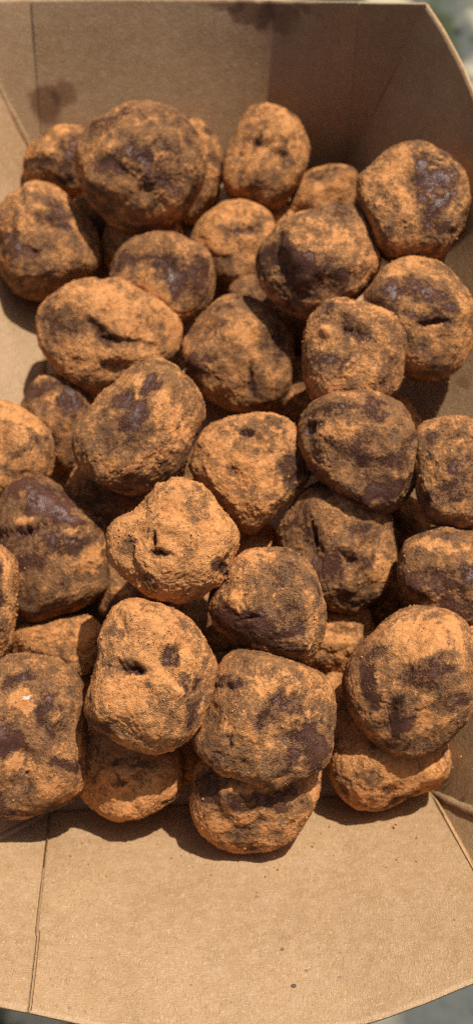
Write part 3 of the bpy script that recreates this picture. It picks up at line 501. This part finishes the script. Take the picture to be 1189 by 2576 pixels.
def mesh_from(name, V, Fq, mat, smooth=True, attrs=None):
    me = bpy.data.meshes.new(name)
    nv, nf, k = len(V), len(Fq), Fq.shape[1]
    me.vertices.add(nv)
    me.vertices.foreach_set('co', np.ascontiguousarray(V, dtype=np.float32).ravel())
    me.loops.add(nf * k)
    me.loops.foreach_set('vertex_index', np.ascontiguousarray(Fq, dtype=np.int32).ravel())
    me.polygons.add(nf)
    me.polygons.foreach_set('loop_start', np.arange(0, nf * k, k, dtype=np.int32))
    me.polygons.foreach_set('loop_total', np.full(nf, k, dtype=np.int32))
    if smooth: me.polygons.foreach_set('use_smooth', np.ones(nf, dtype=bool))
    me.update(calc_edges=True)
    me.validate()
    for a, arr in (attrs or {}).items():
        at = me.attributes.new(a, 'FLOAT', 'POINT')
        at.data.foreach_set('value', np.ascontiguousarray(arr, dtype=np.float32))
    me.materials.append(mat)
    return me

ICO_V = None
def ico():
    t = (1 + 5 ** .5) / 2
    v = np.array([(-1, t, 0), (1, t, 0), (-1, -t, 0), (1, -t, 0), (0, -1, t), (0, 1, t), (0, -1, -t), (0, 1, -t), (t, 0, -1), (t, 0, 1), (-t, 0, -1), (-t, 0, 1)], float)
    v /= np.linalg.norm(v[0])
    f = np.array([(0, 11, 5), (0, 5, 1), (0, 1, 7), (0, 7, 10), (0, 10, 11), (1, 5, 9), (5, 11, 4), (11, 10, 2), (10, 7, 6), (7, 1, 8), (3, 9, 4), (3, 4, 2), (3, 2, 6), (3, 6, 8), (3, 8, 9), (4, 9, 5), (2, 4, 11), (6, 2, 10), (8, 6, 7), (9, 8, 1)])
    return v, f
ICO = ico()

def crumb_mesh(name, centres, sizes, squash=None):
    v, f = ICO
    k = len(centres)
    if k == 0: return None
    R = rs.normal(size=(k, 3, 3))
    Qm, _ = np.linalg.qr(R)
    sv = v[None] * (0.7 + 0.6 * rs.rand(k, 12, 1)) * np.array([1, .85, .7])[None, None]
    V = np.einsum('kij,kvj->kvi', Qm, sv) * sizes[:, None, None] + centres[:, None]
    Fq = f[None] + (np.arange(k) * 12)[:, None, None]
    return mesh_from(name, V.reshape(-1, 3), Fq.reshape(-1, 3), M_CR, True)

def build_truffle(T, first):
    seed = T['seed']
    P, Q = cube_sphere(T['n'])
    rad = np.array(T['rad'])                     # outline radii, mm, every 360/28 degrees
    N = len(rad)
    rm = rad.mean()
    phi = np.arctan2(P[:, 1], P[:, 0]) % (2 * math.pi)
    s = np.sqrt(P[:, 0] ** 2 + P[:, 1] ** 2)
    # periodic smooth interpolation of the outline
    a = phi / (2 * math.pi) * N
    i = np.floor(a).astype(int) % N
    f = a - np.floor(a)
    p0, p1, p2, p3 = rad[(i - 1) % N], rad[i], rad[(i + 1) % N], rad[(i + 2) % N]
    R = p1 + .5 * f * (p2 - p0 + f * (2 * p0 - 5 * p1 + 4 * p2 - p3 + f * (3 * (p1 - p2) + p3 - p0)))
    # plus an elliptical mean so that the pole stays smooth
    ang = np.arange(N) * 2 * math.pi / N
    c2, s2 = (rad * np.cos(2 * ang)).mean() * 2, (rad * np.sin(2 * ang)).mean() * 2
    Rell = rm + c2 * np.cos(2 * phi) + s2 * np.sin(2 * phi)
    w = s ** 2.2
    Rr = Rell * (1 - w) + R * w
    sq = 0.90                                    # slightly boxy section
    prof = (s ** 2.5 + np.abs(P[:, 2]) ** 2.5) ** (-1 / 2.5)
    V = np.stack([P[:, 0] * Rr, P[:, 1] * Rr, P[:, 2] * rm * sq], -1) * (0.35 + 0.65 * prof)[:, None]
    sx = (0.35 + .65 * prof)
    fr = np.random.RandomState(seed * 13 + 5)
    for _ in range(6):                           # flattened cheeks where the soft pieces were pressed
        az = fr.rand() * 2 * math.pi; el = math.radians(40 + 45 * fr.rand())
        dv = np.array([math.cos(az) * math.cos(el), math.sin(az) * math.cos(el), math.sin(el) * .9])
        pr_ = V @ dv
        cut = np.percentile(pr_, 99.9) * (0.80 + .10 * fr.rand())
        ex_ = np.log1p(np.exp(np.clip((pr_ - cut) / (.07 * rm), -30, 30))) * .07 * rm
        V = V - dv * (ex_ * .78)[:, None]
    ro = T['rough']
    o = np.array([seed * 3.17, seed * 1.91, seed * 5.3])
    q = P * 1.0
    edge = 1 - 0.75 * s ** 4
    h = 0.16 * rm * fbm(q * 1.7 + o, 2) * edge
    h += 0.026 * rm * fbm(q * 4.0 + o, 3) * (0.4 + .6 * edge) * (.5 + .6 * ro)
    rid = 1 - np.abs(fbm(q * 2.6 + o + 9, 3)) * 2
    h -= 0.014 * rm * ro * sstep(.80, 1.0, rid) * (vnoise(q * 1.7 + o) > 0)
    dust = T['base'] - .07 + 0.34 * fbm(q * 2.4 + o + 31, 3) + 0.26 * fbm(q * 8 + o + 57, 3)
    fleck = np.zeros(len(P))
    front = sstep(-.05, .2, P[:, 2])
    wob = fbm(q * 5 + o + 3, 3)
    wob2 = fbm(q * 14 + o + 5, 3)
    wobb = fbm(q * 5 + o + 83, 3); wob2b = fbm(q * 14 + o + 65, 3)
    mott = fbm(q * 7 + o + 41, 4, .7)
    for (k, x, y, rx, ry, an, st) in T['feats']:
        an = math.radians(an)
        dx, dy = V[:, 0] - x + 1.3 * wob + .5 * wob2, V[:, 1] - y + 1.3 * wobb + .5 * wob2b
        ex = (dx * math.cos(an) + dy * math.sin(an)) / rx
        ey = (-dx * math.sin(an) + dy * math.cos(an)) / ry
        if k == 'p':
            ey = ey * .85
            e2 = ex ** 2 + ey ** 2
            g = np.exp(-e2 * 1.1) * front
            h -= st * 0.66 * g * (.65 + .9 * np.clip(wob2 + .3, 0, 1))
            lip = np.exp(-((np.sqrt(e2) - 1.7) / .5) ** 2) * (ey > -.4) * front
            h += st * .12 * lip
            dust -= .22 * max(0, min(st, 3) - 1) * g
        elif k == 'b':
            h += st * 1.15 * np.exp(-(ex ** 2 + ey ** 2) * .9 + .5 * wob) * front
        elif k == 'w':
            fleck = np.maximum(fleck, np.exp(-(ex ** 2 + ey ** 2)) * front)
        else:
            e2 = np.sqrt(ex ** 2 + ey ** 2) + .55 * wob + .35 * wob2
            g = sstep(1.35, .55, e2) * front
            if k == 'd': dust -= st * .86 * g * np.clip(.72 + .9 * mott, .05, 1.25)
            else: dust += st * .60 * g; h += st * .16 * g
    crust = sstep(.2, .75, dust + .30 * wob2)
    h += .16 * crust
    big = fbm(q * 20 + o, 3)
    clod = sstep(.05, .5, fbm(q * 9 + o + 13, 3)) * crust * ro
    h += 0.24 * crust * big * (.3 + .7 * ro) + 0.05 * big + .22 * clod
    h += 0.20 * crust * (.25 + .75 * ro) * fbm(q * 42 + o + 7, 2)
    nrm = V / np.linalg.norm(V, axis=1, keepdims=True)
    V = V + nrm * h[:, None]
    V *= 0.001
    me = mesh_from('chocolate_truffle', V, Q, M_TR, True, dict(dust=dust, fleck=fleck))
    ob = bpy.data.objects.new('chocolate_truffle', me)
    COL.objects.link(ob)
    ob.location = T['loc']
    ob.rotation_euler = (TILT, 0, 0)
    ob['label'] = T['label']
    ob['category'] = 'truffle'
    ob['group'] = 'cocoa-dusted truffles heaped in the tray'
    # crumbs of cocoa clinging where the powder is thick
    cand = rs.choice(len(V), size=min(len(V), 9000), replace=False)
    clump = fbm(q[cand] * 5 + o + 77, 3)
    pr = np.clip((dust[cand] - .35) * 1.2, 0, 1) * sstep(.02, .40, clump) * (.35 + ro) + .012
    sel = cand[rs.rand(len(cand)) < pr * .36]
    sel = sel[P[sel][:, 2] > -.3]
    sz = 0.00009 + 0.00030 * rs.rand(len(sel)) ** 3
    cm = crumb_mesh('cocoa_crumbs', V[sel] + nrm[sel] * sz[:, None] * .25, sz)
    if cm is not None:
        c = bpy.data.objects.new('cocoa_crumbs', cm)
        COL.objects.link(c)
        c.parent = ob
        c['kind'] = 'stuff'
    return ob

for k, T in enumerate(TRUFFLES):
    build_truffle(T, k == 0)

# ------------------------------------------------------------ the folded board tray
tray = bpy.data.objects.new('kraft_board_tray', None)
tray.empty_display_size = .02
COL.objects.link(tray)
tray['label'] = 'brown kraft board tray with folded corners, holding the heap of truffles'
tray['category'] = 'food tray'
C3 = {k: np.array(v) for k, v in CORNERS.items()}
RM = {k: np.array(v) for k, v in RIM.items()}
CENTER = np.array([-.007, .155, .02])

def resample(pts, n):
    pts = np.array(pts, float)
    if len(pts) == 1: return np.repeat(pts, n, 0)
    d = np.r_[0, np.cumsum(np.linalg.norm(np.diff(pts, axis=0), axis=1))]
    # Catmull-Rom through the points
    t = np.linspace(0, d[-1], n)
    out = []
    for x in t:
        i = min(np.searchsorted(d, x, 'right') - 1, len(pts) - 2)
        f = (x - d[i]) / (d[i + 1] - d[i])
        a = pts[max(i - 1, 0)]; b = pts[i]; c = pts[i + 1]; e = pts[min(i + 2, len(pts) - 1)]
        out.append(b + .5 * f * (c - a + f * (2 * a - 5 * b + 4 * c - e + f * (3 * (b - c) + e - a))))
    return np.array(out)

def sheet(name, bottom, top, ns=90, nt=40, bow=0.0, outward=None, dust=0.0, crease=(0, 0), label=None):
    """a panel of board between a bottom line and a rim line; crease pulls the two side edges in or out"""
    # finer columns next to the side edges
    u = np.linspace(0, 1, ns)
    Lt = sum(np.linalg.norm(np.array(b) - np.array(a)) for a, b in zip(top[:-1], top[1:]))
    w = np.array([0, .0002, .0004, .0006, .0008, .0011, .0015, .002]) / Lt
    u = np.r_[w, u[(u > w[-1] * 1.3) & (u < 1 - w[-1] * 1.3)], 1 - w[::-1]]
    B = resample(bottom, 400); T_ = resample(top, 400)
    iu = u * 399; i0 = np.minimum(iu.astype(int), 398); fr = (iu - i0)[:, None]
    B = B[i0] * (1 - fr) + B[i0 + 1] * fr
    T_ = T_[i0] * (1 - fr) + T_[i0 + 1] * fr
    t = np.linspace(0, 1, nt)
    G = B[:, None] * (1 - t)[None, :, None] + T_[:, None] * t[None, :, None]
    # outward normal
    e1 = np.array(top[-1]) - np.array(top[0]); e2 = T_.mean(0) - B.mean(0)
    n = np.cross(e1, e2); n /= np.linalg.norm(n)
    if outward is None: outward = B.mean(0) - CENTER
    if n @ outward < 0: n = -n
    G += n * (bow * np.sin(np.pi * t) * 1.0)[None, :, None] * np.sin(np.pi * np.clip(u * 1.0, 0, 1))[:, None, None] ** .5
    P2 = G.reshape(-1, 3)
    wv = fbm(P2 * 22 + 3, 3) * .0007 * np.repeat(np.sin(np.pi * np.clip(u, 0, 1))[:, None], nt, 1).ravel() * np.tile(sstep(0, .15, t), len(u))
    G = (P2 + n * wv[:, None]).reshape(len(u), nt, 3)
    L = np.linalg.norm(T_[-1] - T_[0]) + 1e-6
    for side, amp in ((0, crease[0]), (1, crease[1])):
        dist = (u if side == 0 else 1 - u)
        ww = np.exp(-(dist * Lt / .00065) ** 2)
        cd = np.array([0, .75, -.66]) if B.mean(0)[1] > .15 else np.array([0, -.70, -.71])
        G += cd * (ww * amp)[:, None, None] * sstep(0, .1, t)[None, :, None]
    V = G.reshape(-1, 3)
    idx = np.arange(len(u) * nt).reshape(len(u), nt)
    Fq = np.stack([idx[:-1, :-1], idx[1:, :-1], idx[1:, 1:], idx[:-1, 1:]], -1).reshape(-1, 4)
    # orient so that face normals look into the tray
    a, b, c = V[Fq[len(Fq) // 2][0]], V[Fq[len(Fq) // 2][1]], V[Fq[len(Fq) // 2][2]]
    if np.cross(b - a, c - b) @ n > 0: Fq = Fq[:, ::-1]
    du = np.tile(dust * (1 - t) ** 3, len(u)).astype(float)
    dedge = np.exp(-np.minimum(u, 1 - u) / .006)
    du = du + (dedge[:, None] * (.45 * (1 - t * .6))[None]).ravel() * (abs(crease[0]) + abs(crease[1]) > 0)
    me = mesh_from(name, V, Fq, M_KR, True, dict(dust=du))
    me.materials.append(M_ED)
    ob = bpy.data.objects.new(name, me)
    COL.objects.link(ob)
    ob.parent = tray
    so = ob.modifiers.new('thickness', 'SOLIDIFY')
    so.thickness = 0.0007
    so.offset = -1
    so.material_offset_rim = 1
    if label: ob['label'] = label
    return ob

c3, r = C3, RM
# base
nb = 60
gb = np.linspace(0, 1, nb)
V = np.array([[(c3['BL'] * (1 - a) + c3['BR'] * a) * (1 - b) + (c3['TL'] * (1 - a) + c3['TR'] * a) * b for b in gb] for a in gb]).reshape(-1, 3)
idx = np.arange(nb * nb).reshape(nb, nb)
Fq = np.stack([idx[:-1, :-1], idx[1:, :-1], idx[1:, 1:], idx[:-1, 1:]], -1).reshape(-1, 4)
bm_ = mesh_from('base_panel', V, Fq, M_KR, True, dict(dust=np.full(nb * nb, .62)))
bo = bpy.data.objects.new('base_panel', bm_); COL.objects.link(bo); bo.parent = tray
so = bo.modifiers.new('thickness', 'SOLIDIFY'); so.thickness = .0007; so.offset = -1

GRV, RDG = .0007, -.00065
sheet('end_panel', [c3['TL'], c3['TR']], [r['CL'], r['F1'], r['F2'], r['F3'], r['F4'], r['F5'], r['CR']], ns=150, nt=50, dust=.25, crease=(0, RDG * .4), label='shaded far end panel of the tray')
sheet('end_panel', [c3['BL'], c3['BR']], [r['CBL'], r['N7'], r['N6'], r['N5'], r['N4'], r['N3'], r['N2'], r['N1'], r['CBR']], ns=150, nt=50, dust=.5, crease=(0, RDG * 1.1), label='sunlit near end panel of the tray with dark specks')
sheet('side_panel', [c3['TL'], c3['BL']], [r['JL'], r['L3'], r['L2'], r['L1'], r['JBL']], ns=90, nt=40, dust=.15, label='bright sunlit side panel')
sheet('side_panel', [c3['TR'], c3['BR']], [r['JR'], r['R1'], r['R2'], r['R3'], r['R4'], r['R5'], r['JBR']], ns=120, nt=40, dust=.45, bow=.0015)
sheet('corner_gusset', [c3['TL']], [r['JL'], r['CL'] + np.array([-.0002, .0011, -.0003])], ns=40, nt=40, crease=(0, 0), outward=np.array([-1, 1, 0.]))
sheet('corner_gusset', [c3['TR']], [r['CR'], r['JR']], ns=40, nt=40, crease=(RDG * .4, 0), outward=np.array([1, 1, 0.]))
sheet('corner_gusset', [c3['BL']], [r['CBL'], r['G1'], r['JBL']], ns=40, nt=40, crease=(0, 0), outward=np.array([-1, -1, 0.]))
sheet('corner_gusset', [c3['BR']], [r['CBR'], r['JBR']], ns=40, nt=40, crease=(RDG * 1.1, 0), outward=np.array([1, -1, 0.]))

def fold_ridge(p, q, rad, lift):
    """the rolled fold of board standing in a corner between side panel and gusset"""
    p, q = np.array(p, float), np.array(q, float)
    ax = q - p; L = np.linalg.norm(ax); ax /= L
    inn = CENTER + np.array([0, 0, .06]) - (p + q) / 2
    inn -= ax * (inn @ ax); inn /= np.linalg.norm(inn)
    sd = np.cross(ax, inn)
    nl, na = 60, 16
    V = []
    for i in range(nl):
        t = i / (nl - 1)
        rr = rad * (.35 + .65 * min(1, t * 6)) * (1 + .10 * math.sin(t * 23) + .06 * math.sin(t * 51))
        cpt = p + ax * L * t + inn * lift * min(1, t * 5) + sd * .0004 * math.sin(t * 9)
        for j in range(na):
            a = 2 * math.pi * j / na
            V.append(cpt + sd * rr * math.cos(a) * 1.15 + inn * rr * math.sin(a) * .8)
    F4 = [(i * na + j, (i + 1) * na + j, (i + 1) * na + (j + 1) % na, i * na + (j + 1) % na) for i in range(nl - 1) for j in range(na)]
    me = mesh_from('fold_ridge', np.array(V), np.array(F4), M_KR, True, dict(dust=np.full(len(V), .2)))
    ob = bpy.data.objects.new('fold_ridge', me); COL.objects.link(ob); ob.parent = tray
for a, b in (('TL', 'JL'), ('BR', 'JBR'), ('TR', 'JR'), ('BL', 'JBL')):
    fold_ridge(c3[a], r[b], .0011 if a != 'TR' else .0005, .0002)

# loose crumbs of cocoa on the board near the heap
pts = []
def lay(pa, pb, n, spread):
    for _ in range(n):
        t = random.random()
        p = np.array(pa) * (1 - t) + np.array(pb) * t
        pts.append(p + np.array([random.gauss(0, spread), random.gauss(0, spread), 0]))
m_ = len(pts)
near_n = np.cross(c3['BR'] - c3['BL'], r['N4'] - (c3['BL'] + c3['BR']) / 2); near_n /= np.linalg.norm(near_n)
if near_n[2] < 0: near_n = -near_n
for _ in range(240):
    a = random.random(); b = random.random() ** 2 * .45 + .01
    bot = c3['BL'] * (1 - a) + c3['BR'] * a
    top = r['CBL'] * (1 - a) + r['CBR'] * a
    pts.append(bot * (1 - b) + top * b + near_n * .0001)
for _ in range(420):
    a = .35 + .65 * random.random(); b = random.random() * .6
    bot = c3['TR'] * (1 - a) + c3['BR'] * a
    top = r['R2'] * (1 - a) + r['JBR'] * a
    e = np.cross(r['JBR'] - r['R2'], top - bot); e /= np.linalg.norm(e)
    if e[2] < 0: e = -e
    pts.append(bot * (1 - b) + top * b + e * .0004)
for _ in range(900):
    a, b = random.random(), random.random()
    pts.append((c3['BL'] * (1 - a) + c3['BR'] * a) * (1 - b) + (c3['TL'] * (1 - a) + c3['TR'] * a) * b + np.array([0, 0, .0002]))
sz = .00011 + .0004 * rs.rand(len(pts)) ** 4
cm = crumb_mesh('loose_cocoa_crumbs', np.array(pts), sz)
cr = bpy.data.objects.new('loose_cocoa_crumbs', cm); COL.objects.link(cr)
cr['kind'] = 'stuff'
cr['label'] = 'loose orange cocoa crumbs scattered on the tray board around the heap'
cr['category'] = 'cocoa crumbs'

# ------------------------------------------------------------ ground far below, out of focus
def ground_material():
    m, nt = new_mat('mossy_gravel')
    g = NT(nt)
    tc = g.n('TexCoord').outputs['Object']
    n1 = g.noise(tc, 16, 3, .5, .4)
    n2 = g.noise(tc, 34, 4, .6)
    col = g.mix(g.smooth(n1, .42, .56), (0.045, 0.055, 0.022), (0.44, 0.39, 0.27))
    col = g.mix(g.smooth(g.noise(tc, 9, 2), .5, .62), col, (0.095, 0.10, 0.09))
    col = g.mix(g.smooth(n2, .46, .34, 0, .9), col, (0.022, 0.024, 0.020))
    finish(g, col, .9, n2, .01, .8, .2)
    return m
def sheet_ground():
    n = 160
    x = np.sinh(np.linspace(-3.4, 3.4, n)) / math.sinh(3.4) * 18
    X, Y = np.meshgrid(x, x, indexing='ij')
    Pg = np.stack([X.ravel(), Y.ravel(), np.zeros(n * n)], -1)
    Pg[:, 2] = fbm(Pg * 9, 3) * .02
    idx = np.arange(n * n).reshape(n, n)
    Fq = np.stack([idx[:-1, :-1], idx[1:, :-1], idx[1:, 1:], idx[:-1, 1:]], -1).reshape(-1, 4)
    me = mesh_from('ground', Pg, Fq, ground_material(), True)
    ob = bpy.data.objects.new('ground', me); COL.objects.link(ob)
    ob.location = (0, 0, -.55)
    ob['kind'] = 'structure'
    ob['label'] = 'blurred mossy gravel ground seen past the corners of the tray'
sheet_ground()
